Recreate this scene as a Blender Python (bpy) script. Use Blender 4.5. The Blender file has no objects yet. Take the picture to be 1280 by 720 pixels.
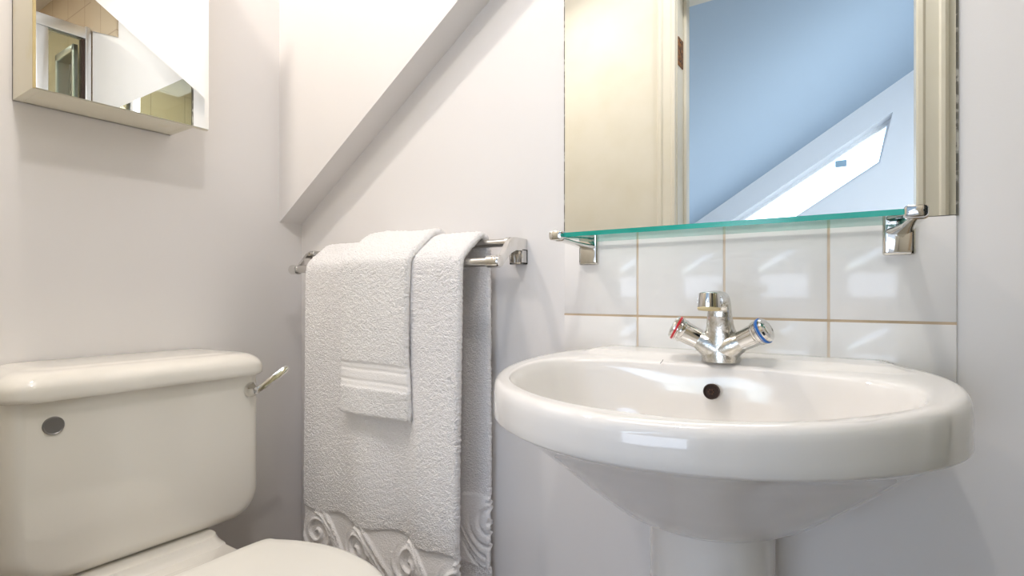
import bpy, bmesh, math, random
import numpy as np
from mathutils import Vector, Matrix
random.seed(4)
ZC = 0.92                                  # eye height of the camera above the floor
PI = math.pi
S = bpy.context.scene
COL = S.collection

# ------------------------------------------------------------------ helpers
def V(x, y, z):                            # heights are written relative to eye level
    return Vector((x, y, z + ZC))

def obj(name, bm, mat, parent=None, smooth=True, angle=40, mats=None):
    bmesh.ops.recalc_face_normals(bm, faces=bm.faces)
    me = bpy.data.meshes.new(name)
    if smooth:
        for f in bm.faces: f.smooth = True
        for e in bm.edges:
            if len(e.link_faces) == 2 and e.calc_face_angle(0) > math.radians(angle):
                e.smooth = False
    bm.to_mesh(me); bm.free()
    o = bpy.data.objects.new(name, me)
    COL.objects.link(o)
    for m in (mats or [mat]): me.materials.append(m)
    if parent is not None: o.parent = parent
    return o

def tag(o, label=None, cat=None, group=None, kind=None):
    if label: o['label'] = label
    if cat: o['category'] = cat
    if group: o['group'] = group
    if kind: o['kind'] = kind
    return o

def thing(name, label, cat, group=None):
    o = bpy.data.objects.new(name, None); COL.objects.link(o)
    o.empty_display_size = 0.05
    return tag(o, label, cat, group)

def struct(name, bm, mat, **k):
    return tag(obj(name, bm, mat, **k), kind='structure')

def box(bm, x0, x1, y0, y1, z0, z1, bev=0.0, seg=2):
    vs = [bm.verts.new(V(x, y, z)) for x in (x0, x1) for y in (y0, y1) for z in (z0, z1)]
    idx = [(0,1,3,2),(4,6,7,5),(0,4,5,1),(2,3,7,6),(0,2,6,4),(1,5,7,3)]
    fs = [bm.faces.new([vs[i] for i in q]) for q in idx]
    if bev > 0:
        es = list({e for f in fs for e in f.edges})
        bmesh.ops.bevel(bm, geom=es, offset=bev, segments=seg, profile=0.5, affect='EDGES')
    return fs

def boxbm(*a, **k):
    bm = bmesh.new(); box(bm, *a, **k); return bm

def loft(rings, cap0=True, cap1=True, bm=None, closed=True):
    bm = bm or bmesh.new()
    R = [[bm.verts.new(p) for p in r] for r in rings]
    n = len(R[0])
    for a, b in zip(R, R[1:]):
        for i in range(n if closed else n - 1):
            j = (i + 1) % n
            try: bm.faces.new((a[i], a[j], b[j], b[i]))
            except ValueError: pass
    if cap0: bm.faces.new(R[0])
    if cap1: bm.faces.new(list(reversed(R[-1])))
    return bm

def frame(d):
    d = d.normalized()
    a = Vector((0, 0, 1)) if abs(d.z) < 0.9 else Vector((1, 0, 0))
    u = d.cross(a).normalized()
    return u, u.cross(d).normalized()

def lathe(base, axis, prof, n=40, bm=None, cap0=True, cap1=True):
    """prof = [(distance along the axis, radius)]"""
    axis = axis.normalized(); u, w = frame(axis)
    rings = [[base + axis * t + (u * math.cos(2*PI*k/n) + w * math.sin(2*PI*k/n)) * r for k in range(n)] for t, r in prof]
    return loft(rings, cap0, cap1, bm)

def spline(P, n):
    """Catmull-Rom through the points of P"""
    out = []
    P = [np.array(p, float) for p in P]
    Q = [2*P[0]-P[1]] + P + [2*P[-1]-P[-2]]
    m = len(P) - 1
    for i in range(n + 1):
        t = i / n * m; k = min(int(t), m - 1); f = t - k
        a, b, c, d = Q[k:k+4]
        out.append(0.5*((2*b) + (c-a)*f + (2*a-5*b+4*c-d)*f*f + (3*b-a-3*c+d)*f**3))
    return out

def sweep(path, radii, n=20, bm=None, ref=Vector((1, 0, 0)), power=2.0):
    """elliptical (or squarer) section (ru along ref, rw across) swept along path"""
    rings = []
    for i, p in enumerate(path):
        t = (path[min(i+1, len(path)-1)] - path[max(i-1, 0)]).normalized()
        u = (ref - t * ref.dot(t)).normalized(); w = t.cross(u)
        ru, rw = radii[i]
        ring = []
        for k in range(n):
            a = 2*PI*k/n; ca, sa = math.cos(a), math.sin(a)
            ring.append(p + u*ru*math.copysign(abs(ca)**(2/power), ca) + w*rw*math.copysign(abs(sa)**(2/power), sa))
        rings.append(ring)
    return loft(rings, True, True, bm)

def rrect(x0, x1, y0, y1, r, n=8):
    """rounded rectangle outline, 2D; r may be a list for corners (x1y1, x0y1, x0y0, x1y0)"""
    if not isinstance(r, (list, tuple)): r = [r]*4
    pts = []
    for (cx, cy, a0, q) in ((x1-r[0], y1-r[0], 0, r[0]), (x0+r[1], y1-r[1], PI/2, r[1]), (x0+r[2], y0+r[2], PI, r[2]), (x1-r[3], y0+r[3], 1.5*PI, r[3])):
        for k in range(n + 1):
            a = a0 + PI/2*k/n
            pts.append((cx + q*math.cos(a), cy + q*math.sin(a)))
    return pts

# ------------------------------------------------------------------ materials
def mat(name, color, rough=0.5, metal=0.0, spec=0.5, bump=None, var=None, coat=0.0, coord='Object'):
    """bump = list of (scale, strength, distance); var = (scale, colour, low, high)"""
    m = bpy.data.materials.new(name); m.use_nodes = True
    nt = m.node_tree; b = nt.nodes['Principled BSDF']
    b.inputs['Base Color'].default_value = (*color, 1)
    b.inputs['Roughness'].default_value = rough
    b.inputs['Metallic'].default_value = metal
    b.inputs['Specular IOR Level'].default_value = spec
    b.inputs['Coat Weight'].default_value = coat
    tc = nt.nodes.new('ShaderNodeTexCoord')
    prev = None
    for sc, st, dist in (bump or []):
        nz = nt.nodes.new('ShaderNodeTexNoise'); nz.inputs['Scale'].default_value = sc; nz.inputs['Detail'].default_value = 3
        nt.links.new(tc.outputs[coord], nz.inputs['Vector'])
        bp = nt.nodes.new('ShaderNodeBump'); bp.inputs['Strength'].default_value = st; bp.inputs['Distance'].default_value = dist
        nt.links.new(nz.outputs['Fac'], bp.inputs['Height'])
        if prev: nt.links.new(prev.outputs[0], bp.inputs['Normal'])
        prev = bp
    if prev: nt.links.new(prev.outputs[0], b.inputs['Normal'])
    if var:
        sc, c2, lo, hi = var
        nz = nt.nodes.new('ShaderNodeTexNoise'); nz.inputs['Scale'].default_value = sc; nz.inputs['Detail'].default_value = 5
        nt.links.new(tc.outputs[coord], nz.inputs['Vector'])
        rp = nt.nodes.new('ShaderNodeValToRGB')
        rp.color_ramp.elements[0].position = lo; rp.color_ramp.elements[0].color = (*color, 1)
        rp.color_ramp.elements[1].position = hi; rp.color_ramp.elements[1].color = (*c2, 1)
        nt.links.new(nz.outputs['Fac'], rp.inputs['Fac']); nt.links.new(rp.outputs[0], b.inputs['Base Color'])
    return m

WALL = mat('wall_paint', (0.81, 0.79, 0.785), 0.5, spec=0.35, bump=[(420, 0.10, 0.0006), (35, 0.05, 0.002)])
CREAM = mat('cream_gloss_paint', (0.70, 0.665, 0.575), 0.45, bump=[(60, 0.05, 0.001)], var=(7, (0.67, 0.63, 0.52), 0.45, 0.75))
CABPAINT = mat('cabinet_paint', (0.80, 0.76, 0.64), 0.4, bump=[(80, 0.06, 0.001)], var=(18, (0.76, 0.69, 0.47), 0.58, 0.80))
SEAL = mat('yellowed_sealant', (0.62, 0.50, 0.24), 0.5)
CERAMIC = mat('basin_ceramic', (0.845, 0.82, 0.795), 0.07, spec=0.55, coat=0.4)
TOILETW = mat('toilet_ceramic', (0.81, 0.78, 0.72), 0.09, spec=0.55, coat=0.3)
SEATW = mat('seat_plastic', (0.86, 0.84, 0.78), 0.22, spec=0.5)
CHROME = mat('chrome', (0.78, 0.77, 0.75), 0.07, 1.0, var=(40, (0.70, 0.68, 0.64), 0.4, 0.7))
STEEL = mat('satin_chrome', (0.66, 0.64, 0.61), 0.16, 1.0)
SCALE = mat('limescaled_chrome', (0.70, 0.685, 0.65), 0.24, 1.0, bump=[(320, 0.35, 0.0010)], var=(160, (0.56, 0.54, 0.48), 0.42, 0.6))
LIME = mat('limescale_crust', (0.62, 0.52, 0.30), 0.7, bump=[(500, 0.6, 0.001)])
DISC = mat('brushed_grey_metal', (0.30, 0.29, 0.285), 0.38, 1.0, bump=[(300, 0.1, 0.0005)])
MIRROR = mat('mirror_silver', (0.90, 0.92, 0.90), 0.0, 1.0)
MEDGE = mat('mirror_dark_edge', (0.10, 0.10, 0.08), 0.4)
RED = mat('red_ring', (0.55, 0.02, 0.03), 0.3)
BLUE = mat('blue_ring', (0.01, 0.13, 0.48), 0.3)
BLACK = mat('dark_hole', (0.035, 0.016, 0.010), 0.6)
RUST = mat('rusty_hinge', (0.26, 0.11, 0.03), 0.7, bump=[(120, 0.4, 0.001)], var=(60, (0.06, 0.03, 0.015), 0.45, 0.6))
BLUEWALL = mat('pale_blue_slope', (0.35, 0.445, 0.54), 0.6, bump=[(300, 0.06, 0.0006)])
FARWHITE = mat('landing_white_paint', (0.90, 0.915, 0.94), 0.6)
FLOORM = mat('brown_vinyl_floor', (0.20, 0.13, 0.08), 0.4, var=(6, (0.13, 0.08, 0.045), 0.35, 0.7))
FARFLOOR = mat('landing_carpet', (0.45, 0.42, 0.38), 0.9, bump=[(400, 0.5, 0.003)])
GROUTLINE = mat('old_grout', (0.60, 0.47, 0.34), 0.8, var=(14, (0.45, 0.34, 0.22), 0.4, 0.7))
GROUTV = mat('pale_grout', (0.70, 0.60, 0.50), 0.8, var=(14, (0.58, 0.44, 0.30), 0.45, 0.75))
TILE = mat('white_glazed_tile', (0.84, 0.82, 0.81), 0.10, spec=0.5, bump=[(14, 0.03, 0.003)])

def tile_beige():
    m = bpy.data.materials.new('beige_shower_tile'); m.use_nodes = True
    nt = m.node_tree; b = nt.nodes['Principled BSDF']; b.inputs['Roughness'].default_value = 0.15
    tc = nt.nodes.new('ShaderNodeTexCoord'); mp = nt.nodes.new('ShaderNodeMapping')
    br = nt.nodes.new('ShaderNodeTexBrick'); br.offset = 0.0
    br.inputs['Scale'].default_value = 1.0; br.inputs['Brick Width'].default_value = 0.2; br.inputs['Row Height'].default_value = 0.2
    br.inputs['Mortar Size'].default_value = 0.0025
    br.inputs['Color1'].default_value = (0.60, 0.49, 0.35, 1); br.inputs['Color2'].default_value = (0.57, 0.46, 0.33, 1)
    br.inputs['Mortar'].default_value = (0.42, 0.33, 0.24, 1)
    # the wall axis: X+Y runs along either wall, Z up
    sx = nt.nodes.new('ShaderNodeSeparateXYZ'); ad = nt.nodes.new('ShaderNodeMath'); cx = nt.nodes.new('ShaderNodeCombineXYZ')
    nt.links.new(tc.outputs['Object'], sx.inputs[0]); nt.links.new(sx.outputs[0], ad.inputs[0]); nt.links.new(sx.outputs[1], ad.inputs[1])
    nt.links.new(ad.outputs[0], cx.inputs[0]); nt.links.new(sx.outputs[2], cx.inputs[1])
    nt.links.new(cx.outputs[0], br.inputs['Vector']); nt.links.new(br.outputs['Color'], b.inputs['Base Color'])
    return m
BEIGE = tile_beige()

def clear_glass(name, tint, refl=1.0):
    m = bpy.data.materials.new(name); m.use_nodes = True
    nt = m.node_tree; nt.nodes.clear()
    out = nt.nodes.new('ShaderNodeOutputMaterial'); mix = nt.nodes.new('ShaderNodeMixShader')
    tr = nt.nodes.new('ShaderNodeBsdfTransparent'); gl = nt.nodes.new('ShaderNodeBsdfGlossy'); fr = nt.nodes.new('ShaderNodeFresnel')
    tr.inputs[0].default_value = (*tint, 1); gl.inputs['Roughness'].default_value = 0.0
    gl.inputs[0].default_value = (refl, refl, refl, 1)
    fr.inputs[0].default_value = 1.5
    nt.links.new(fr.outputs[0], mix.inputs[0]); nt.links.new(tr.outputs[0], mix.inputs[1]); nt.links.new(gl.outputs[0], mix.inputs[2])
    nt.links.new(mix.outputs[0], out.inputs[0])
    return m
GLASS = clear_glass('shelf_glass', (0.96, 0.99, 0.975))
SHGLASS = clear_glass('shower_glass', (0.84, 0.90, 0.84))
GEDGE = mat('green_glass_edge', (0.0, 0.30, 0.24), 0.12, spec=0.6, var=(9, (0.03, 0.42, 0.35), 0.35, 0.65))

def terry(name, color):
    """looped cotton; the vertex attribute 'pile' (0..1) fades the loops out on woven bands"""
    m = bpy.data.materials.new(name); m.use_nodes = True
    nt = m.node_tree; b = nt.nodes['Principled BSDF']
    b.inputs['Base Color'].default_value = (*color, 1); b.inputs['Roughness'].default_value = 0.95
    b.inputs['Specular IOR Level'].default_value = 0.1
    b.inputs['Sheen Weight'].default_value = 0.25; b.inputs['Sheen Roughness'].default_value = 0.5
    tc = nt.nodes.new('ShaderNodeTexCoord'); at = nt.nodes.new('ShaderNodeAttribute'); at.attribute_name = 'pile'
    prev = None
    for sc, st, dist in ((340, 1.0, 0.0042),):
        nz = nt.nodes.new('ShaderNodeTexNoise'); nz.inputs['Scale'].default_value = sc; nz.inputs['Detail'].default_value = 2
        nt.links.new(tc.outputs['Object'], nz.inputs['Vector'])
        mu = nt.nodes.new('ShaderNodeMath'); mu.operation = 'MULTIPLY'; mu.inputs[1].default_value = st
        nt.links.new(at.outputs['Fac'], mu.inputs[0])
        bp = nt.nodes.new('ShaderNodeBump'); bp.inputs['Distance'].default_value = dist
        nt.links.new(mu.outputs[0], bp.inputs['Strength']); nt.links.new(nz.outputs['Fac'], bp.inputs['Height'])
        if prev: nt.links.new(prev.outputs[0], bp.inputs['Normal'])
        prev = bp
    nt.links.new(prev.outputs[0], b.inputs['Normal'])
    return m
TERRY = terry('white_terry', (0.95, 0.935, 0.94))
TERRY2 = terry('bright_white_terry', (0.96, 0.95, 0.95))

# ------------------------------------------------------------------ room shell
XL, YB = -1.364, 0.952                      # left wall, back wall
XR, YF, ZT, ZF = 1.26, -0.116, 1.43, -ZC    # shower's far wall, door wall, ceiling, floor
struct('floor', boxbm(XL-0.1, XR+0.1, YF-0.145, YB+0.1, ZF-0.05, ZF), FLOORM)
struct('ceiling', boxbm(XL-0.1, XR+0.1, YF-0.145, YB+0.1, ZT, ZT+0.06), WALL)
struct('wall_left', boxbm(XL-0.1, XL, YF-0.145, YB+0.1, ZF, ZT), WALL)
struct('wall_back', boxbm(XL, 0.36, YB, YB+0.1, ZF, ZT), WALL)
struct('wall_right', boxbm(XR, XR+0.1, YF-0.145, YB+0.1, ZF, ZT), BEIGE)
struct('wall_shower', boxbm(0.36, XR, YB, YB+0.1, ZF, ZT), BEIGE)
DX0, DX1, DZ = -0.619, 0.089, 1.12          # doorway
bm = bmesh.new()
box(bm, XL, DX0-0.012, YF-0.145, YF, ZF, ZT); box(bm, DX1+0.012, XR, YF-0.145, YF, ZF, ZT); box(bm, DX0-0.012, DX1+0.012, YF-0.145, YF, DZ+0.012, ZT)
struct('wall_front', bm, CREAM)
# doorway lining, moulded casing and the old hinge let into it
bm = bmesh.new()
box(bm, DX0-0.012, DX0, YF-0.145, YF, ZF, DZ); box(bm, DX1, DX1+0.012, YF-0.145, YF, ZF, DZ); box(bm, DX0-0.012, DX1+0.012, YF-0.145, YF, DZ, DZ+0.012)
box(bm, DX0, DX0+0.012, YF-0.110, YF-0.070, ZF, DZ, 0.002)
door = struct('door_1', bm, CREAM)
def casing(x0, x1, side):
    bm = bmesh.new()
    w = x1 - x0; prof = [(0, 0), (0, 0.012), (0.12*w, 0.018), (0.25*w, 0.018), (0.32*w, 0.012), (0.75*w, 0.014), (0.85*w, 0.02), (w, 0.02), (w, 0)]
    if side > 0: prof = [(w - a, b) for a, b in prof]
    rings = [[V(x0 + a, YF + b, z) for a, b in prof] for z in (ZF, DZ + 0.005)]
    return loft(rings)
obj('door_casing', casing(DX0-0.075, DX0-0.004, -1), CREAM, door, angle=20)
obj('door_casing', casing(DX1+0.004, DX1+0.075, 1), CREAM, door, angle=20)
obj('door_casing', boxbm(DX0-0.075, DX1+0.075, YF, YF+0.02, DZ+0.005, DZ+0.075, 0.004), CREAM, door)
h = obj('hinge_leaf', boxbm(DX0, DX0+0.0035, YF-0.060, YF-0.002, 0.845, 0.95, 0.001), RUST, door)
bm = bmesh.new()
for z in (0.862, 0.898, 0.934):
    for y in (-0.022, -0.040): lathe(V(DX0+0.003, YF+y, z), Vector((1, 0, 0)), [(0, 0.004), (0.0018, 0.0035), (0.002, 0.002)], 10, bm)
obj('screw', bm, BLACK, h)

# boxed-in slope of the roof over the back wall
SLP = lambda x: 1.098 + 0.662*x
bm = bmesh.new()
YK = 0.883
x1 = (ZT - 1.098)/0.662
poly = [(XL, SLP(XL)), (x1, ZT), (XL, ZT)]
loft([[V(x, YK, z) for x, z in poly], [V(x, YB, z) for x, z in poly]], bm=bm)
struct('trim_1', bm, WALL, smooth=False)

# ------------------------------------------------------------------ landing seen through the doorway in the mirror
YW = -3.096
LX0, LX1 = -2.3, 1.0
struct('floor_landing', boxbm(LX0, LX1, YW-0.3, YF-0.145, ZF-0.05, ZF), FARFLOOR)
# far wall with a raked window opening
hole = [(-1.50, 0.36), (0.08, 1.365), (0.0, 0.99), (-1.42, 0.08)]
outer = [(LX0, ZT+0.6), (LX1, ZT+0.6), (LX1, ZF), (LX0, ZF)]
bm = bmesh.new()
a = [bm.verts.new(V(x, YW, z)) for x, z in outer]; b = [bm.verts.new(V(x, YW, z)) for x, z in hole]
d = [bm.verts.new(V(x, YW-0.22, z)) for x, z in hole]; e = [bm.verts.new(V(x, YW-0.22, z)) for x, z in outer]
for i in range(4):
    j = (i+1) % 4
    bm.faces.new((a[i], a[j], b[j], b[i])); bm.faces.new((b[i], b[j], d[j], d[i]))
    bm.faces.new((e[i], e[j], d[j], d[i])); bm.faces.new((a[i], a[j], e[j], e[i]))
struct('wall_landing', bm, FARWHITE, smooth=False)
w = bmesh.new()
def inset(P, k):
    c = np.mean(np.array(P), axis=0); return [tuple(np.array(p) + (c - np.array(p))*k) for p in P]
hi = [(-1.40, 0.40), (0.045, 1.31), (-0.01, 1.03), (-1.35, 0.15)]
ra = [[V(x, YW-0.20, z) for x, z in hole], [V(x, YW-0.15, z) for x, z in hole], [V(x, YW-0.15, z) for x, z in hi], [V(x, YW-0.20, z) for x, z in hi]]
loft(ra + [ra[0]], False, False, w)
bmesh.ops.remove_doubles(w, verts=w.verts, dist=1e-5)
win = struct('window_1', w, mat('window_frame_white', (0.85, 0.87, 0.9), 0.35), smooth=False)
g = bmesh.new(); loft([[V(x, YW-0.18, z) for x, z in hi], [V(x, YW-0.174, z) for x, z in hi]], bm=g)
obj('window_glass', g, clear_glass('window_pane', (0.97, 0.98, 1.0)), win, smooth=False)
hnd = bmesh.new(); box(hnd, -0.30, -0.22, YW-0.15, YW-0.11, 1.02, 1.07, 0.004)
obj('window_handle', hnd, mat('blue_grey_plastic', (0.35, 0.50, 0.62), 0.4), win)
# sloping roof underside, in an even pale blue
rf = lambda x: 1.518 + 0.64*x
bm = bmesh.new()
poly = [(LX0, rf(LX0)), (LX1, rf(LX1)), (LX1, rf(LX1)+0.08), (LX0, rf(LX0)+0.08)]
loft([[V(x, YF-0.145, z) for x, z in poly], [V(x, YW, z) for x, z in poly]], bm=bm)
struct('ceiling_landing', bm, BLUEWALL, smooth=False)
struct('wall_landing_right', boxbm(LX1, LX1+0.1, YW, YF-0.145, ZF, ZT+0.8), FARWHITE)
struct('wall_landing_left', boxbm(LX0-0.1, LX0, YW, YF-0.145, ZF, 0.3), FARWHITE)
bm = bmesh.new(); box(bm, LX0, XL-0.1, YF-0.145, YF-0.10, ZF, ZT+0.6); box(bm, XL-0.1, LX1, YF-0.145, YF-0.10, ZT+0.06, ZT+0.8)
struct('wall_landing_front', bm, FARWHITE)

# ------------------------------------------------------------------ white tiled splashback, two rows of four
MX0, MX1, MZ0, MZ1 = -0.5144, 0.086, 0.106, 0.758
P = (MX1 - MX0)/4; RH = 0.1465
sb = thing('tile_splashback', 'splashback of white glazed square tiles with stained grout between mirror and basin', 'splashback')
bm = bmesh.new()
for r in range(2):
    for k in range(4):
        xa = MX0 + k*P + (0.0016 if k else 0); xb = MX0 + (k+1)*P - (0.0016 if k < 3 else 0)
        za = MZ0 - (r+1)*RH + 0.0016; zb = MZ0 - r*RH - (0.0016 if r else 0)
        box(bm, xa, xb, YB-0.006, YB+0.002, za, zb, 0.0016, 2)
obj('tiles', bm, TILE, sb)
bm = bmesh.new()
for k in (1, 2, 3): box(bm, MX0+k*P-0.0022, MX0+k*P+0.0022, YB-0.0050, YB+0.001, MZ0-2*RH, MZ0-0.001)
g = obj('grout', bm, GROUTV, sb)
obj('grout_line', boxbm(MX0, MX1, YB-0.0052, YB+0.001, MZ0-RH-0.0020, MZ0-RH+0.0020), GROUTLINE, sb)

# ------------------------------------------------------------------ wall mirror
bm = bmesh.new(); fs = box(bm, MX0+0.001, MX1-0.001, YB-0.005, YB-0.0005, MZ0+0.001, MZ1)
wm = obj('wall_mirror', bm, MIRROR, smooth=False, mats=[MIRROR, MEDGE])
for f in wm.data.polygons:
    if abs(f.normal.y) < 0.9: f.material_index = 1
tag(wm, 'large frameless rectangular mirror on the wall above the tiles and basin', 'mirror')
DIRTY = mat('dirty_seal', (0.16, 0.15, 0.12), 0.8, var=(90, (0.5, 0.48, 0.42), 0.5, 0.6))
for xa, xb in ((MX0-0.0022, MX0+0.001), (MX1-0.001, MX1+0.0022)): obj('mirror_seal', boxbm(xa, xb, YB-0.003, YB-0.0002, MZ0, MZ1), DIRTY, wm)

# ------------------------------------------------------------------ glass shelf
sh = thing('glass_shelf', 'narrow glass shelf with green edge on two chrome brackets under the wall mirror', 'shelf')
gx0, gx1, gy0, gy1, gz = -0.458, 0.036, 0.830, 0.938, 0.1015
bm = bmesh.new()
out = rrect(gx0, gx1, gy0, gy1, [0.002, 0.002, 0.012, 0.012], 5)
loft([[V(x, y, gz-0.004) for x, y in out], [V(x, y, gz+0.0035) for x, y in out]], bm=bm)
gp = obj('glass_pane', bm, GLASS, sh, smooth=False, mats=[GLASS, GEDGE])
for f in gp.data.polygons:
    if abs(f.normal.z) < 0.5: f.material_index = 1
def bracket(cx, capx):
    r = rrect(cx-0.0195, cx+0.0195, 0.054, 0.114, 0.004, 4)
    rs = [[V(x, yy, z) for x, z in rrect(cx-0.0195+q, cx+0.0195-q, 0.054+q, 0.114-q, 0.004, 4)] for yy, q in ((YB-0.0055, 0), (YB-0.012, 0), (YB-0.0145, 0.0015), (YB-0.0155, 0.004))]
    pl = obj('wall_plate', loft(rs), CHROME, sh)
    # ridge across the plate and the tapering arm that carries the glass to its front corner
    path = [V(cx + (capx-cx)*t, yy, zz) for t, yy, zz in ((0, YB-0.010, 0.088), (0.25, YB-0.030, 0.089), (0.6, YB-0.070, 0.0915), (1.0, 0.833, 0.0945))]
    path = [Vector(p) for p in spline([tuple(p) for p in path], 14)]
    rad = [(0.0165 - 0.0075*min(1, i/9), 0.0055 - 0.002*min(1, i/9)) for i in range(15)]
    obj('arm', sweep(path, rad, 18, power=2.6), CHROME, pl)
    rs = []
    for y, q in ((0.821, 0.004), (0.8225, 0.001), (0.826, 0), (0.840, 0), (0.843, 0.003)):
        rs.append([V(x, y, z) for x, z in rrect(capx-0.016+q, capx+0.009-q, 0.0925+q*0.7, 0.1085-q*0.7, 0.005, 4)])
    obj('front_clip', loft(rs), CHROME, pl)
bracket(-0.459, -0.462)
bracket(0.022, 0.040)

# ------------------------------------------------------------------ washbasin on its pedestal
wb = thing('washbasin', 'white ceramic washbasin on a pedestal below the tiles and glass shelf', 'basin')
left = [(-0.425, 0.945), (-0.462, 0.915), (-0.488, 0.855), (-0.500, 0.775), (-0.493, 0.70), (-0.462, 0.638), (-0.412, 0.583), (-0.355, 0.545), (-0.288, 0.518), (-0.226, 0.511),
        (-0.160, 0.520), (-0.105, 0.540), (-0.061, 0.564), (-0.021, 0.597), (0.016, 0.638), (0.054, 0.688), (0.078, 0.742), (0.0875, 0.797), (0.081, 0.858), (0.056, 0.912), (0.016, 0.945)]
NF, NB = 150, 40
front = np.array(spline(left, 600))
seg = np.concatenate([[0], np.cumsum(np.linalg.norm(np.diff(front, axis=0), axis=1))])
q_ = np.linspace(0, seg[-1], NF+1)
front = np.stack([np.interp(q_, seg, front[:, i]) for i in range(2)], 1)
for _ in range(60):
    f2 = front.copy(); f2[1:-1] = (front[:-2] + 2*front[1:-1] + front[2:])/4; front = f2
front = front + np.array([[(x+0.21)*0.016, -0.002*(y < 0.8)] for x, y in front])
front[0, 1] = front[-1, 1] = 0.945
BC = np.array([-0.212, 0.745])
outer = [tuple(p) for p in front] + [(front[-1, 0] + (front[0, 0]-front[-1, 0])*k/NB, 0.945) for k in range(1, NB)]
NR = len(outer)
ang = [math.atan2(y - BC[1], x - BC[0]) for x, y in outer]
def inner_pt(a):
    # bowl mouth: wide oval, flatter at the back
    ca, sa = math.cos(a), math.sin(a)
    rx, ry, n = (0.252, 0.198, 2.25) if sa < 0 else (0.252, 0.108, 2.7)
    k = (abs(ca/rx)**n + abs(sa/ry)**n)**(-1/n)
    return (BC[0] + k*ca, BC[1] + k*sa)
inner = [inner_pt(a) for a in ang]
rim = lambda y: -0.099 - 0.063*(0.945 - y)
def sst(a, b, t):
    t = max(0, min(1, (t-a)/(b-a))); return t*t*(3-2*t)
def ring(f, zf):
    """f: 0 at outer outline .. 1 at bowl mouth"""
    r = []
    for (ox, oy), (ix, iy) in zip(outer, inner):
        x, y = ox + (ix-ox)*f, oy + (iy-oy)*f
        z = zf(x, y)
        r.append(V(x, y, z))
    return r
def deck(x, y):                              # slightly raised tap ledge along the back
    return 0.006*sst(0.866, 0.876, y)*sst(0.235, 0.215, abs(x + 0.205)) if abs(x+0.205) < 0.235 else 0.0
def off(dist, zf):                           # outline moved inwards by a distance
    r = []
    for i, (ox, oy) in enumerate(outer):
        a, b = np.array(outer[i-1]), np.array(outer[(i+1) % NR])
        t = b - a; t = t/np.linalg.norm(t); n = np.array([-t[1], t[0]])
        x, y = ox + n[0]*dist, min(oy + n[1]*dist, 0.9452)
        if oy > 0.9449: y = 0.945
        r.append((x, y, zf(x, y)))
    return r
rings = []
PCx, PCy = -0.210, 0.835
def under(s, z):
    r = []
    for (ox, oy), a in zip(outer, ang):
        q = (PCx + 0.095*math.cos(a), min(PCy + 0.10*math.sin(a), 0.945))
        r.append(V(ox + (q[0]-ox)*s, oy + (q[1]-oy)*s, z))
    return r
tilt = lambda y: -0.022*(0.945-y)
for s, z in ((1.0, -0.322), (0.9, -0.316), (0.75, -0.299), (0.55, -0.264), (0.35, -0.227), (0.2, -0.200), (0.1, -0.1845), (0.05, -0.1785), (0.025, -0.1757)):
    rings.append(under(s, z))
ZB = -0.1745
for dist, k in ((0.003, 1.0), (0.0008, 0.97), (0.0, 0.92), (0.0, 0.72), (0.0, 0.48), (0.0006, 0.29), (0.0018, 0.165), (0.0040, 0.08), (0.0075, 0.026), (0.0125, 0.0), (0.018, 0.0)):
    rings.append([V(x, y, z) for x, y, z in off(dist, lambda x, y, k=k: rim(y) + k*(ZB - rim(y)))])
last = [tuple(p) for p in rings[-1]]
def mid(t, dz):
    r = []
    for (lx, ly, lz), (ix, iy) in zip(last, inner):
        x, y = lx + (ix-lx)*t, ly + (iy-ly)*t
        r.append(V(x, y, rim(y) + deck(x, y) + dz))
    return r
for t, q in ((0.12, 0), (0.25, 0), (0.38, 0), (0.48, 0.0), (0.58, 0.0), (0.68, 0.0002), (0.78, 0.0006), (0.87, 0.0014), (0.94, 0.0026)): rings.append(mid(t, -q))
def bowl(k, z, cy):
    r = []
    for ix, iy in inner:
        x, y = BC[0] + (ix-BC[0])*k, BC[1] + (iy-BC[1])*k
        y += cy
        r.append(V(x, y, rim(y) * (1 - sst(0, 0.06, z)) + rim(0.72) * sst(0, 0.06, z) - z))
    return r
for k, z, cy in ((1.0, 0.0046, 0), (0.988, 0.0085, 0), (0.974, 0.0155, 0), (0.953, 0.031, 0.0), (0.91, 0.06, 0), (0.84, 0.09, 0.003), (0.70, 0.118, 0.008), (0.48, 0.138, 0.014), (0.25, 0.147, 0.02), (0.09, 0.150, 0.024)):
    rings.append(bowl(k, z, cy))
obj('basin', loft(rings), CERAMIC, wb, angle=75)
def prof(z, f=1.0):
    t = (-0.31 - z)/0.6
    rx = 0.083*f + 0.0*t + 0.022*sst(0.75, 1.0, t); fr = 0.088*f + 0.03*sst(0.75, 1.0, t)
    pts = []
    for k in range(48):
        a = 2*PI*k/48; ca, sa = math.cos(a), math.sin(a)
        if sa < 0: pts.append(V(PCx + rx*math.copysign(abs(ca)**0.9, ca), 0.835 + fr*math.copysign(abs(sa)**0.9, sa), z))
        else: pts.append(V(PCx + rx*math.copysign(abs(ca)**0.35, ca), 0.835 + 0.105*math.copysign(abs(sa)**0.5, sa), z))
    return pts
obj('pedestal', loft([prof(z) for z in (-0.92, -0.90, -0.86, -0.80, -0.72, -0.6, -0.45, -0.36, -0.326, -0.318)]), CERAMIC, wb, angle=60)
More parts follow.
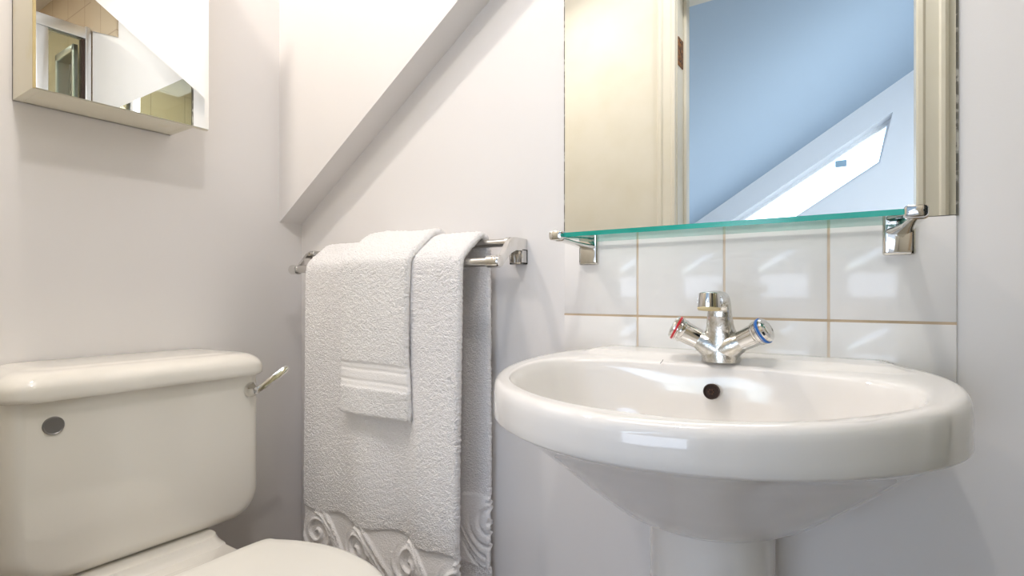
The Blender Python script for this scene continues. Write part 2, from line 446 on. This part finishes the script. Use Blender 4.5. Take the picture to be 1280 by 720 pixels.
# overflow in the back of the bowl, waste in its floor
ov = Vector((0.0, -1.0, 0.12))
bm = lathe(V(-0.2075, 0.838, -0.1455), ov, [(-0.004, 0.0115), (0.0035, 0.0115), (0.0042, 0.0105), (0.0035, 0.0095), (0.0015, 0.009)], 32)
ovo = obj('overflow', bm, BLACK, wb)
bm = bmesh.new()
for k in range(6):
    a = 2*PI*k/6
    box(bm, -0.2075 + 0.0035*math.cos(a)-0.0008, -0.2075 + 0.0035*math.cos(a)+0.0008, 0.833, 0.8355, -0.1455+0.0035*math.sin(a)-0.0008, -0.1455+0.0035*math.sin(a)+0.0008)
obj('overflow_grille', bm, mat('rusty_grille', (0.16, 0.08, 0.05), 0.5, 0.4), ovo)
obj('waste_ring', lathe(V(BC[0], BC[1]+0.024, rim(0.72)-0.1495), Vector((0, 0, 1)), [(-0.006, 0.021), (0.001, 0.021), (0.002, 0.019), (0.001, 0.015), (-0.003, 0.013)], 32), CHROME, wb)
# hairline mark on the glaze
bm = bmesh.new(); 
sweep([V(-0.288, 0.846, -0.1105), V(-0.2855, 0.8475, -0.1072), V(-0.2845, 0.8495, -0.1045)], [(0.0005, 0.0005)]*3, 6, bm)
hr = obj('hair', bm, mat('dark_hair', (0.03, 0.025, 0.02), 0.6))
tag(hr, 'single short dark hair stuck to the back rim of the white basin', 'hair')

# ------------------------------------------------------------------ mixer tap
tp = thing('mixer_tap', 'limescaled chrome mixer tap with red and blue ringed handles on the white basin', 'tap')
TX, TY, TZ = -0.2016, 0.870, -0.1005
bm = bmesh.new()
def taprings(spec, n=36):
    rs = []
    for z, rx, ry, dy in spec:
        rs.append([V(TX + rx*math.cos(2*PI*k/n), TY + dy + ry*math.sin(2*PI*k/n), z) for k in range(n)])
    return rs
loft(taprings([(TZ-0.003, .0285, .0245, 0), (TZ+0.003, .0285, .0245, 0), (TZ+0.009, .0290, .0240, 0), (TZ+0.017, .0320, .0230, 0), (TZ+0.024, .0320, .0220, -.001), (TZ+0.030, .0290, .0210, -.001), (TZ+0.037, .0250, .0200, -.002), (TZ+0.046, .0215, .0190, -.003), (TZ+0.056, .019, .0175, -.006), (TZ+0.066, .0175, .0165, -.009)]), bm=bm)
body = obj('body', bm, SCALE, tp)
for s in (-1, 1):                            # shoulders reaching out to the valves
    d = Vector((s*0.82, -0.22, 0.44)).normalized()
    b0 = V(TX + s*0.004, TY-0.002, TZ+0.0150)
    obj('valve_shoulder', lathe(b0, d, [(0, .0215), (.012, .0200), (.022, .0172), (.030, .0146), (.033, .0135), (.039, .0130)], 32), SCALE, body)
    hb = V(TX + s*0.031, TY-0.008, TZ+0.030)
    bm = bmesh.new()
    pr = [(0, .0135), (.001, .0150), (.024, .0166), (.026, .0182), (.0285, .0186), (.0292, .0176), (.0302, .0176), (.031, .0186), (.0335, .0188), (.0342, .0178), (.0352, .0178)]
    hnd = obj('handle', lathe(hb, d, pr, 40, bm), CHROME, tp, angle=30)
    obj('colour_ring', lathe(hb + d*0.0352, d, [(0, .0186), (.0006, .0193), (.003, .0193), (.0036, .0186)], 40), RED if s < 0 else BLUE, hnd)
    obj('handle_cap', lathe(hb + d*0.0388, d, [(-.0005, .0180), (.002, .0178), (.0045, .0160), (.0058, .0125), (.0052, .0105), (.0060, .0090), (.0064, .0)], 40), CHROME, hnd, angle=25)
pts = [(TX, TY-0.004, TZ+0.040), (TX, TY-0.008, TZ+0.064), (TX+0.001, TY-0.014, TZ+0.082), (TX+0.002, TY-0.030, TZ+0.0935), (TX+0.0035, TY-0.055, TZ+0.0940), (TX+0.0045, TY-0.084, TZ+0.0905)]
pts = spline(pts, 24)
rad = []
for i in range(25):
    t = i/24
    rad.append((0.0200 - 0.0035*sst(0, 0.35, t) + 0.0006*sst(0.8, 1, t), 0.0165 - 0.0065*sst(0.1, 0.6, t)))
sp = obj('spout', sweep([V(*p) for p in pts], rad, 28, power=2.5), SCALE, tp, angle=60)
nz = obj('nozzle', lathe(V(TX+0.0045, TY-0.086, TZ+0.1015), Vector((0, -0.10, -1)), [(-0.0005, .0), (0, .0125), (.0012, .0140), (.006, .0145), (.020, .0154), (.0215, .0148)], 40), CHROME, sp)
obj('limescale_rim', lathe(V(TX+0.0045, TY-0.086, TZ+0.1015) + Vector((0, -0.1, -1)).normalized()*0.0215, Vector((0, -0.10, -1)), [(-.001, .0153), (.0012, .0155), (.0030, .0140), (.0026, .0118), (.001, .011)], 40), LIME, nz)

# ------------------------------------------------------------------ towel rail
tr = thing('towel_rail', 'chrome double towel rail with stepped end brackets holding the white towels', 'towel rail')
FY, FZ, BY, BZ, RR = 0.850, 0.0615, 0.904, 0.1025, 0.0092
obj('front_bar', lathe(V(-1.252, FY, FZ), Vector((1, 0, 0)), [(0, RR), (0.640, RR)], 28), STEEL, tr)
obj('back_bar', lathe(V(-1.245, BY, BZ), Vector((1, 0, 0)), [(0, RR*0.92), (0.634, RR*0.92)], 28), STEEL, tr)
for x, s in ((-0.6090, 1), (-1.2500, -1)):
    # side plate seen edge on: from the wall, past the back bar, stepping down to the front bar
    pl = [(YB, 0.1125), (0.915, 0.1135), (0.901, 0.1125), (0.889, 0.1055), (0.866, 0.0775), (0.853, 0.0735), (0.842, 0.0700), (0.838, 0.0615), (0.842, 0.0530), (0.851, 0.0495),
          (0.860, 0.0520), (0.873, 0.0640), (0.893, 0.0800), (0.910, 0.0870), (YB, 0.0885)]
    pl = [(max(y, 0), z) for y, z in pl]
    w = 0.0058
    c = np.mean(np.array(pl), axis=0)
    ins = lambda k: [(y + (c[0]-y)*k, z + (c[1]-z)*k) for y, z in pl]
    rs = [[V(x-w, y, z) for y, z in ins(0.03)], [V(x-w+0.0015, y, z) for y, z in pl], [V(x+w-0.0015, y, z) for y, z in pl], [V(x+w, y, z) for y, z in ins(0.03)]]
    br = obj('end_bracket', loft(rs), CHROME, tr, angle=35)
    obj('bar_cap', lathe(V(x - s*0.020, FY, FZ), Vector((s, 0, 0)), [(0, .0100), (.001, .0125), (.013, .0125), (.026, .0122), (.029, .0105), (.030, 0)], 32), CHROME, br)
    obj('bar_collar', lathe(V(x - s*0.014, BY, BZ), Vector((s, 0, 0)), [(0, .0095), (.001, .0112), (.010, .0112)], 28), CHROME, br)
    # open square fixing socket against the wall under the plate
    bm = bmesh.new()
    x0, x1, z0, z1, yy = x-0.0255, x+0.0060, 0.0600, 0.0905, YB-0.020
    box(bm, x0, x0+0.004, yy, YB, z0, z1, .0006); box(bm, x1-0.004, x1, yy, YB, z0, z1, .0006)
    box(bm, x0, x1, yy, YB, z0, z0+0.004, .0006); box(bm, x0, x1, yy, YB, z1-0.003, z1, .0006); box(bm, x0, x1, YB-0.004, YB, z0, z1)
    so = obj('fixing_socket', bm, STEEL, br)
    obj('grub_screw', lathe(V(x1-0.011, YB-0.004, z1-0.006), Vector((0, -1, 0)), [(0, .0035), (.009, .0035), (.010, .003)], 16), CHROME, so)

# ------------------------------------------------------------------ towels
RNG = np.random.default_rng(7)
def resample(path, step):
    P = np.array(path, float); seg = np.linalg.norm(np.diff(P, axis=0), axis=1); L = np.concatenate([[0], np.cumsum(seg)])
    n = max(2, int(L[-1]/step)); s = np.linspace(0, L[-1], n+1)
    return np.stack([np.interp(s, L, P[:, i]) for i in range(2)], 1), s
def smooth_path(P, it):
    for _ in range(it):
        Q = P.copy(); Q[1:-1] = (P[:-2] + 2*P[1:-1] + P[2:])/4; P = Q
    return P
def cloth(name, x0, x1, path, T, disp, mat_, step=0.0027, parent=None, xshift=None, pile=None):
    """a folded towel: flattened rounded section x0..x1 carried along path (y, z); disp(x, z, front) pushes it outwards"""
    Pth, s = resample(path, step); Pth = smooth_path(Pth, 14)
    hw, xc = (x1-x0)/2, (x0+x1)/2
    nx = int((x1-x0)/step)
    t = np.linspace(-1, 1, nx+1)
    xs = xc + hw*np.sin(t*PI/2*0.0 + 0)*0 + hw*t
    edge = [hw*(1 - 0.0), ]
    extra = np.array([0.2, 0.45, 0.7, 0.9])*T
    xs = np.unique(np.concatenate([xs, x0+extra, x1-extra]))
    prof = T*np.sqrt(np.clip(1 - (np.clip(np.abs(xs-xc) - (hw-T), 0, T)/T)**2, 0.0025, 1))
    n = len(xs); N = len(Pth)
    tan = np.gradient(Pth, axis=0); tan /= np.linalg.norm(tan, axis=1)[:, None]
    nor = np.stack([-tan[:, 1], tan[:, 0]], 1)
    endf = np.sqrt(np.clip(1 - (np.clip(T - np.minimum(s, s[-1]-s), 0, T)/T)**2, 0.01, 1))
    verts = []; pl = []
    apex = int(np.argmax(Pth[:, 1]))
    for i in range(N):
        y, z = Pth[i]; ny, nz = nor[i]
        fr = 1.0 if i < apex else -1.0
        d = disp(xs, z, fr)
        sx = xshift(xs, z, fr) if xshift is not None else 0
        top = prof*endf[i] + d; bot = -prof*endf[i] + d*0.75
        px = xs + sx + np.where(np.abs(xs-xc) > hw-2*T, RNG.normal(0, 0.0006), 0)
        for k in range(n): verts.append((px[k], y + ny*top[k], z + nz*top[k] + ZC))
        for k in range(n-1, -1, -1): verts.append((px[k], y + ny*bot[k], z + nz*bot[k] + ZC))
        p = pile(xs, z, fr) if pile is not None else np.ones(n)
        pl += list(p) + list(p[::-1])
    M = 2*n; faces = []
    for i in range(N-1):
        a, b = i*M, (i+1)*M
        for k in range(M):
            j = (k+1) % M; faces.append((a+k, a+j, b+j, b+k))
    faces.append(tuple(range(M))); faces.append(tuple(range((N-1)*M + M-1, (N-1)*M - 1, -1)))
    me = bpy.data.meshes.new(name); me.from_pydata(verts, [], faces); me.update()
    at = me.attributes.new('pile', 'FLOAT', 'POINT'); at.data.foreach_set('value', np.array(pl, 'f'))
    me.polygons.foreach_set('use_smooth', [True]*len(me.polygons))
    bm = bmesh.new(); bm.from_mesh(me); bmesh.ops.recalc_face_normals(bm, faces=bm.faces); bm.to_mesh(me); bm.free()
    me.materials.append(mat_)
    o = bpy.data.objects.new(name, me); COL.objects.link(o)
    if parent: o.parent = parent
    return o
ss = lambda a, b, t: (lambda q: q*q*(3-2*q))(np.clip((t-a)/(b-a), 0, 1))
def scrolls(x, v, H=0.145, Pd=0.1475, ph=0.0315):
    """raised running-scroll ornament; v = height above the band's lower edge"""
    u = np.mod(x + ph, Pd); h = np.zeros_like(u)
    cx, cv, R = 0.62*Pd, 0.62*H, 0.36*H
    for sh_ in (-Pd, 0, Pd):
        dx, dv = u - cx - sh_, v - cv
        r = np.hypot(dx, dv); th = np.arctan2(dv, dx)
        ar = np.mod(r/(R/2.0) + th/(2*PI), 1.0)
        h = np.maximum(h, np.exp(-((ar-0.5)/0.15)**2)*ss(R*1.02, R*0.92, r))
        for o_ in (-0.015, -0.004, 0.012):  # sweeping stems between the scrolls
            q = (u - sh_ + 0.42*Pd)/(1.0*Pd)
            vl = H*(0.97 - 0.90*ss(0.0, 1.0, q)) + o_
            k = ((q > 0.0) & (q < 1.0)).astype(float)
            h = np.maximum(h, k*np.exp(-((v-vl)/0.0034)**2)*ss(R*1.0, R*1.08, r))
    return h
FB0, FB1 = -0.662, -0.517                    # band on the front fall
BB0, BB1 = -0.575, -0.430                      # band on the back fall
def band(z, fr): return (FB0, FB1) if fr > 0 else (BB0, BB1)
def inband(x, z, fr):
    b0, b1 = band(z, fr)
    wob = 0.006*np.sin(x*38.0)
    return ss(b1+0.003, b1-0.002, z + wob)*ss(b0-0.003, b0+0.002, z)
def bath_disp(x, z, fr):
    d = np.zeros_like(x)
    dn = np.clip((0.05 - z)/0.5, 0, 1.3)
    if fr > 0:
        d += 0.015*ss(-0.835, -0.775, x)*(1 - 0.35*ss(-0.72, -0.677, x))*min(1.0, 0.25+dn)                # raised pleat at the right
        d -= 0.010*np.exp(-((x+0.885-0.02*dn)/0.050)**2)*ss(0.05, 0.5, dn)                                # hollow beside it
        d += 0.009*np.exp(-((x+1.005-0.045*dn)/(0.018+0.04*dn))**2)*ss(0.35, 0.9, dn)                     # soft rib spreading downwards
        d += 0.004*np.sin((x+1.171)*26 + 1.5)*dn
    else:
        d += 0.004*np.sin((x+1.1)*30)*dn
    m = inband(x, z, fr)
    b0, b1 = band(z, fr)
    d = d + m*(-0.0040 + 0.0080*scrolls(x, np.full_like(x, z) - b0, H=b1-b0))
    return d + RNG.normal(0, 0.0007, len(x))*(1-0.75*m)
bpath = [(0.8315, -0.705), (0.8315, -0.3), (0.8325, 0.045), (0.834, 0.068), (0.845, 0.0805), (0.868, 0.0975), (0.893, 0.1175), (0.905, 0.1205), (0.9195, 0.113), (0.9225, 0.09), (0.9235, 0.0), (0.926, -0.62)]
bt = cloth('bath_towel', -1.171, -0.677, bpath, 0.0068, bath_disp, TERRY, pile=lambda x, z, fr: 1 - 0.6*inband(x, z, fr))
tag(bt, 'long white terry bath towel with scroll border draped over the chrome rail', 'towel')
def hand_disp(x, z, fr):
    d = 0.003*np.sin((x+1.0)*30+0.5) * (1 if fr > 0 else 0.3)
    d += 0.004*ss(-0.16, -0.27, z)*np.sin((x+1.02)*22)
    m = hb_mask(x, z, fr)
    d = d - 0.0022*m
    # ribs of the woven band
    if fr > 0:
        w = (z + 0.178 + 0.012*(x+0.91))
        d = d - 0.0015*(np.exp(-((w-0.0125)/0.0022)**2) + np.exp(-((w+0.0125)/0.0022)**2))*m
    return d + RNG.normal(0, 0.0007, len(x))*(1-0.8*m)
def hb_mask(x, z, fr):
    if fr < 0: return np.zeros_like(x)
    w = z + 0.178 + 0.012*(x+0.91)
    return ss(0.029, 0.026, w)*ss(-0.029, -0.026, w)
OFF = 0.016
hpath = [(0.8315-OFF-0.002, -0.268), (0.8315-OFF-0.003, -0.15), (0.8325-OFF, 0.045), (0.831-OFF+0.002, 0.070), (0.838, 0.0925), (0.862, 0.1115), (0.889, 0.1325), (0.905, 0.1375), (0.926, 0.133), (0.9365, 0.112), (0.9370, 0.085)]
def hshift(x, z, fr):
    q = np.clip((0.09 - z)/0.36, 0, 1) if fr > 0 else 0
    return -0.004*np.sin(q*PI*1.3)*ss(-0.86, -0.80, x)
ht = cloth('hand_towel', -1.016, -0.804, hpath, 0.0078, hand_disp, TERRY2, xshift=hshift, pile=lambda x, z, fr: 1 - 0.75*hb_mask(x, z, fr))
tag(ht, 'small folded white hand towel with a woven stripe lying over the larger bath towel', 'towel')

# ------------------------------------------------------------------ toilet
wc = thing('toilet', 'white close-coupled toilet with cistern and closed lid against the left wall', 'toilet')
CY0, CY1 = 0.268, 0.7145
def cis(x, q, bot=0.0):
    return [V(x, y, z) for y, z in rrect(CY0+q, CY1-q, -0.503+q+bot, -0.172, [0.004, 0.004, 0.062-q*0.5, 0.062-q*0.5], 10)]
rs = [cis(-1.360, 0.004), cis(-1.350, 0), cis(-1.205, 0)]
for k in range(1, 9):
    a = k/8*PI/2
    rs.append(cis(-1.205 + 0.036*math.sin(a), 0.030*(1-math.cos(a))))
bm = loft(rs)
obj('cistern', bm, TOILETW, wc, angle=50)
def lid(z, q, x1=None):
    return [V(x, y, z) for x, y in rrect(-1.361, -1.150-q, 0.262+q, 0.7225-q, [0.045, 0.012, 0.012, 0.045], 10)]
rs = [lid(-0.180, 0.008), lid(-0.181, 0.003), lid(-0.178, 0.0005), lid(-0.172, 0), lid(-0.163, 0.0005)]
for k in range(1, 10):
    a = k/9*PI/2
    rs.append(lid(-0.163 + 0.030*math.sin(a), 0.0005 + 0.040*(1-math.cos(a))))
rs += [lid(-0.1323, 0.05), lid(-0.1312, 0.055), lid(-0.131, 0.075)]
obj('cistern_lid', loft(rs), TOILETW, wc, angle=50)
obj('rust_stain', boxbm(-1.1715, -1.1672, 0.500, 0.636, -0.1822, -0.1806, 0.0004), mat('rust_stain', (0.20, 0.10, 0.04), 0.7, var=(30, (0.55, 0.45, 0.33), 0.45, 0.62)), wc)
# flush lever
lv = obj('flush_lever', lathe(V(-1.1695, 0.687, -0.215), Vector((1, 0, 0)), [(-0.004, .0165), (.001, .0170), (.004, .0165), (.010, .0130), (.018, .0100), (.024, .0085), (.026, .0)], 32), CHROME, wc)
pth = spline([(-1.150, 0.686, -0.216), (-1.142, 0.700, -0.207), (-1.137, 0.716, -0.195), (-1.133, 0.735, -0.182), (-1.131, 0.753, -0.170)], 16)
rad = [(0.0072 + 0.0008*sst(0.2, 0.8, i/16) - 0.0035*sst(0.94, 1, i/16), 0.0046 - 0.0024*sst(0, 0.4, i/16)) for i in range(17)]
obj('lever_arm', sweep([V(*p) for p in pth], rad, 18, ref=Vector((0.44, 0.48, -0.76)), power=2.6), CHROME, lv)
# blanking disc over the unused lever hole
dc = obj('blanking_disc', lathe(V(-1.1692, 0.334, -0.2252), Vector((1, 0, 0)), [(-0.002, .0155), (.0015, .0155), (.0025, .0150), (.0028, .0138), (.0022, .0130), (.0022, .0)], 40), DISC, wc, angle=20)
# pan
def oval(z, cx, rx, ry, nb=2.0, cut=None, n=72, nf=2.1):
    r = []
    for k in range(n):
        a = 2*PI*k/n; ca, sa = math.cos(a), math.sin(a)
        p = nf if ca > 0 else nb
        x = cx + rx*math.copysign(abs(ca)**(2/p), ca); y = 0.487 + ry*math.copysign(abs(sa)**(2/p), sa)
        if cut is not None: x = max(x, cut)
        r.append(V(x, y, z))
    return r
rs = [oval(-0.92, -0.96, 0.24, 0.115, 3), oval(-0.905, -0.96, 0.24, 0.115, 3), oval(-0.84, -0.96, 0.22, 0.10, 3), oval(-0.74, -0.95, 0.21, 0.095, 3), oval(-0.66, -0.92, 0.25, 0.125, 3), oval(-0.58, -0.86, 0.27, 0.165, 2.5), oval(-0.535, -0.83, 0.275, 0.178, 2.4), oval(-0.523, -0.83, 0.272, 0.176, 2.4), oval(-0.520, -0.83, 0.262, 0.168, 2.4)]
bm = loft(rs)
# rear shelf that carries the cistern
sh_ = lambda z, q, x1: [V(x, y, z) for x, y in rrect(-1.355, x1-q, 0.362+q, 0.612-q, [0.02, 0.01, 0.01, 0.02], 6)]
loft([sh_(-0.66, 0.03, -0.95), sh_(-0.60, 0.012, -0.95), sh_(-0.535, 0.002, -0.95), sh_(-0.525, 0.0, -0.95), sh_(-0.521, 0.004, -0.95)], bm=bm)
up = lambda z, q, x1: [V(x, y, z) for x, y in rrect(-1.355, x1, 0.362+q, 0.612-q, [0.03, 0.01, 0.01, 0.03], 6)]
loft([up(-0.523, -0.004, -1.122), up(-0.519, 0.0, -1.128), up(-0.512, 0.004, -1.134), up(-0.5015, 0.008, -1.138)], bm=bm)
obj('pan', bm, TOILETW, wc, angle=50)
LID = [(-0.988, 0.355), (-0.988, 0.48), (-0.988, 0.600), (-0.965, 0.622), (-0.915, 0.646), (-0.846, 0.664), (-0.765, 0.663), (-0.69, 0.642), (-0.625, 0.595), (-0.590, 0.535), (-0.580, 0.478), (-0.590, 0.42), (-0.625, 0.360), (-0.69, 0.314), (-0.765, 0.293), (-0.846, 0.292), (-0.915, 0.310), (-0.965, 0.334)]
LID = [(x, y) for x, y in LID]
def closed_spline(P, n):
    Q = P[2:] + P + P[:3]
    m = len(P); out = []
    A = [np.array(p) for p in P]
    for i in range(n):
        t = i/n*m; k = int(t); f = t-k
        a, b, c, d = A[(k-1) % m], A[k % m], A[(k+1) % m], A[(k+2) % m]
        out.append(0.5*((2*b) + (c-a)*f + (2*a-5*b+4*c-d)*f*f + (3*b-a-3*c+d)*f**3))
    return out
LO = closed_spline(LID, 108)
lc = np.array([-0.79, 0.478])
def lring(z, d):
    r = []
    for p in LO:
        v = p - lc; l = np.linalg.norm(v); q = p - v/l*d
        r.append(V(q[0], q[1], z))
    return r
obj('seat', loft([lring(-0.5195, 0.012), lring(-0.518, 0.004), lring(-0.510, 0.002), lring(-0.500, 0.002), lring(-0.497, 0.006)]), SEATW, wc, angle=50)
sl = obj('seat_lid', loft([lring(-0.4965, 0.008), lring(-0.495, 0.001), lring(-0.486, 0.0), lring(-0.478, 0.0012), lring(-0.473, 0.005), lring(-0.4705, 0.012), lring(-0.4695, 0.03), lring(-0.469, 0.09)]), SEATW, wc, angle=50)
for y in (0.405, 0.555):
    obj('seat_hinge', lathe(V(-1.000, y-0.02, -0.5), Vector((0, 1, 0)), [(0, .010), (.001, .011), (.039, .011), (.04, .010)], 20), SEATW, sl)

# ------------------------------------------------------------------ mirrored wall cabinet
cb = thing('mirror_cabinet', 'cream painted wall cabinet with a mirrored door above the toilet', 'cabinet')
CX, CZ0, CZ1 = -1.2465, 0.3665, 0.93
ya, yb = 0.3275, 0.606
bm = bmesh.new()
for q in ((XL, CX-0.009, ya, ya+0.014, CZ0, CZ1), (XL, CX-0.009, yb-0.014, yb, CZ0, CZ1), (XL, CX-0.009, ya+0.014, yb-0.014, CZ0, CZ0+0.014), (XL, CX-0.009, ya+0.014, yb-0.014, CZ1-0.014, CZ1), (XL, XL+0.006, ya, yb, CZ0, CZ1)):
    box(bm, *q, 0.0008)
obj('cabinet_body', bm, CABPAINT, cb)
bm = boxbm(CX-0.009, CX-0.004, ya, 0.634, CZ0-0.001, CZ1, 0.0008)
dr = obj('mirror_door', bm, CABPAINT, cb)
bm = bmesh.new(); box(bm, CX-0.004, CX, ya+0.004, 0.6245, CZ0+0.001, CZ1)
obj('mirror_glass', bm, MIRROR, dr, smooth=False)
bm = bmesh.new()                              # bevelled strip along the right-hand edge
sec = [(CX-0.004, 0.6245), (CX, 0.6245), (CX-0.0012, 0.634), (CX-0.004, 0.634)]
loft([[V(x, y, CZ0+0.001) for x, y in sec], [V(x, y, CZ1) for x, y in sec]], bm=bm)
obj('mirror_bevel', bm, MIRROR, dr, smooth=False)
obj('edge_trim', boxbm(CX-0.004, CX+0.0004, ya, ya+0.004, CZ0, CZ1), SEAL, dr)

# ------------------------------------------------------------------ shower enclosure (seen in the cabinet mirror)
se = thing('shower_enclosure', 'chrome framed glass shower enclosure reflected in the cabinet mirror', 'shower enclosure')
SX = 0.372
ALU = mat('bright_anodised_frame', (0.80, 0.82, 0.84), 0.32, 1.0)
obj('header_rail', boxbm(SX-0.012, SX+0.03, 0.02, 0.944, 1.104, 1.154, 0.004), ALU, se)
for y0, y1 in ((0.925, 0.948), (0.755, 0.800), (0.0, 0.03)):
    obj('frame_post', boxbm(SX-0.014, SX+0.03, y0, y1, ZF+0.12, 1.104 if y0 < 0.9 else 1.16, 0.006), ALU, se)
obj('glass_panel', boxbm(SX+0.006, SX+0.012, 0.800, 0.925, ZF+0.14, 1.104), SHGLASS, se, smooth=False)
obj('glass_panel', boxbm(SX+0.006, SX+0.012, 0.03, 0.755, ZF+0.14, 1.104), SHGLASS, se, smooth=False)
# folding leaf standing open into the shower
fl = obj('door_leaf', boxbm(SX+0.06, SX+0.25, 0.906, 0.911, ZF+0.15, 1.06), SHGLASS, se, smooth=False)
bm = bmesh.new()
box(bm, SX+0.045, SX+0.065, 0.90, 0.918, ZF+0.14, 1.09, .003); box(bm, SX+0.245, SX+0.265, 0.90, 0.918, ZF+0.14, 1.09, .003); box(bm, SX+0.045, SX+0.265, 0.90, 0.918, 1.06, 1.09, .003)
obj('leaf_frame', bm, ALU, fl)
obj('door_seal', boxbm(SX-0.010, SX+0.02, 0.914, 0.9255, ZF+0.14, 1.10), BLACK, se)
obj('shower_tray', boxbm(SX-0.02, XR, YF+0.002, YB-0.002, ZF, ZF+0.12, 0.01), SEATW, se)
# beige tiling above the white paint, right of the mirror, and the tiled door wall inside the shower
bm = bmesh.new()
poly = [(0.095, 1.05), (0.36, 1.146), (0.36, ZT), (0.095, ZT)]
loft([[V(x, YB-0.007, z) for x, z in poly], [V(x, YB, z) for x, z in poly]], bm=bm)
struct('wall_tiling', bm, BEIGE, smooth=False)
struct('wall_shower_front', boxbm(SX-0.02, XR, YF, YF+0.008, ZF, ZT), BEIGE)

# ------------------------------------------------------------------ light
def area(name, loc, target, size, energy, color, shape='DISK', sy=None):
    l = bpy.data.lights.new(name, 'AREA'); l.shape = shape; l.size = size
    if sy: l.size_y = sy
    l.energy = energy; l.color = color
    o = bpy.data.objects.new(name, l); COL.objects.link(o); o.location = loc
    o.rotation_euler = (target - loc).to_track_quat('-Z', 'Y').to_euler()
    return o
WARM = (1.0, 0.94, 0.87)
area('ceiling_spot', V(-1.15, 0.28, 1.30), V(-0.85, 0.7, 0), 0.09, 4.6, (1.0, 0.90, 0.80))
area('ceiling_spot', V(-0.20, 0.20, 1.39), V(-0.22, 0.6, 0), 0.06, 3.6, WARM)
area('ceiling_spot', V(0.85, 0.42, 1.40), V(0.85, 0.42, 0), 0.09, 4, WARM)
area('ceiling_fill', V(-0.45, 0.22, 1.42), V(-0.45, 0.22, 0), 1.0, 4.2, (0.90, 0.92, 1.0), 'RECTANGLE', 0.5)  # added soft fill for the whole room, not a light fitting
# fill added low and beside the landing, then daylight behind its raked window
area('landing_side_fill', V(0.95, -1.6, 0.35), V(-0.55, -2.9, 0.35), 1.2, 28, (0.88, 0.93, 1.0), 'RECTANGLE', 1.2)  # added unseen light for the landing; its side wall has no window
area('landing_low_fill', V(-0.25, YW+0.05, -0.38), V(-0.25, 0, -0.30), 2.0, 17, (0.72, 0.82, 1.0), 'RECTANGLE', 0.9)  # added cool fill through the doorway, kept below the mirror's view
area('window_daylight', V(-0.65, YW-0.45, 0.75), V(-0.55, -1.0, 0.3), 1.4, 7, (0.90, 0.95, 1.0), 'RECTANGLE', 1.0)

wd = bpy.data.worlds.new('World'); S.world = wd; wd.use_nodes = True
bg = wd.node_tree.nodes['Background']
sky = wd.node_tree.nodes.new('ShaderNodeTexSky')
sky.sky_type = 'NISHITA'; sky.sun_disc = False; sky.sun_elevation = math.radians(45)
wd.node_tree.links.new(sky.outputs[0], bg.inputs[0]); bg.inputs[1].default_value = 0.6

# ------------------------------------------------------------------ camera
cam = bpy.data.cameras.new('Camera'); co = bpy.data.objects.new('Camera', cam); COL.objects.link(co)
cam.sensor_width = 36; cam.lens = 682/1280*36; cam.shift_y = 7/1280; cam.clip_start = 0.01
co.location = (0, 0, ZC); co.rotation_euler = (PI/2, 0, math.atan(460/682))
S.camera = co
S.view_settings.view_transform = 'Standard'; S.view_settings.look = 'None'
S.view_settings.gamma = 1; S.view_settings.use_curve_mapping = False
S.view_settings.exposure = 0.46
S.cycles.use_denoising = True
S.cycles.max_bounces = 14; S.cycles.diffuse_bounces = 8; S.cycles.glossy_bounces = 8; S.cycles.transparent_max_bounces = 16
S.cycles.sample_clamp_indirect = 6
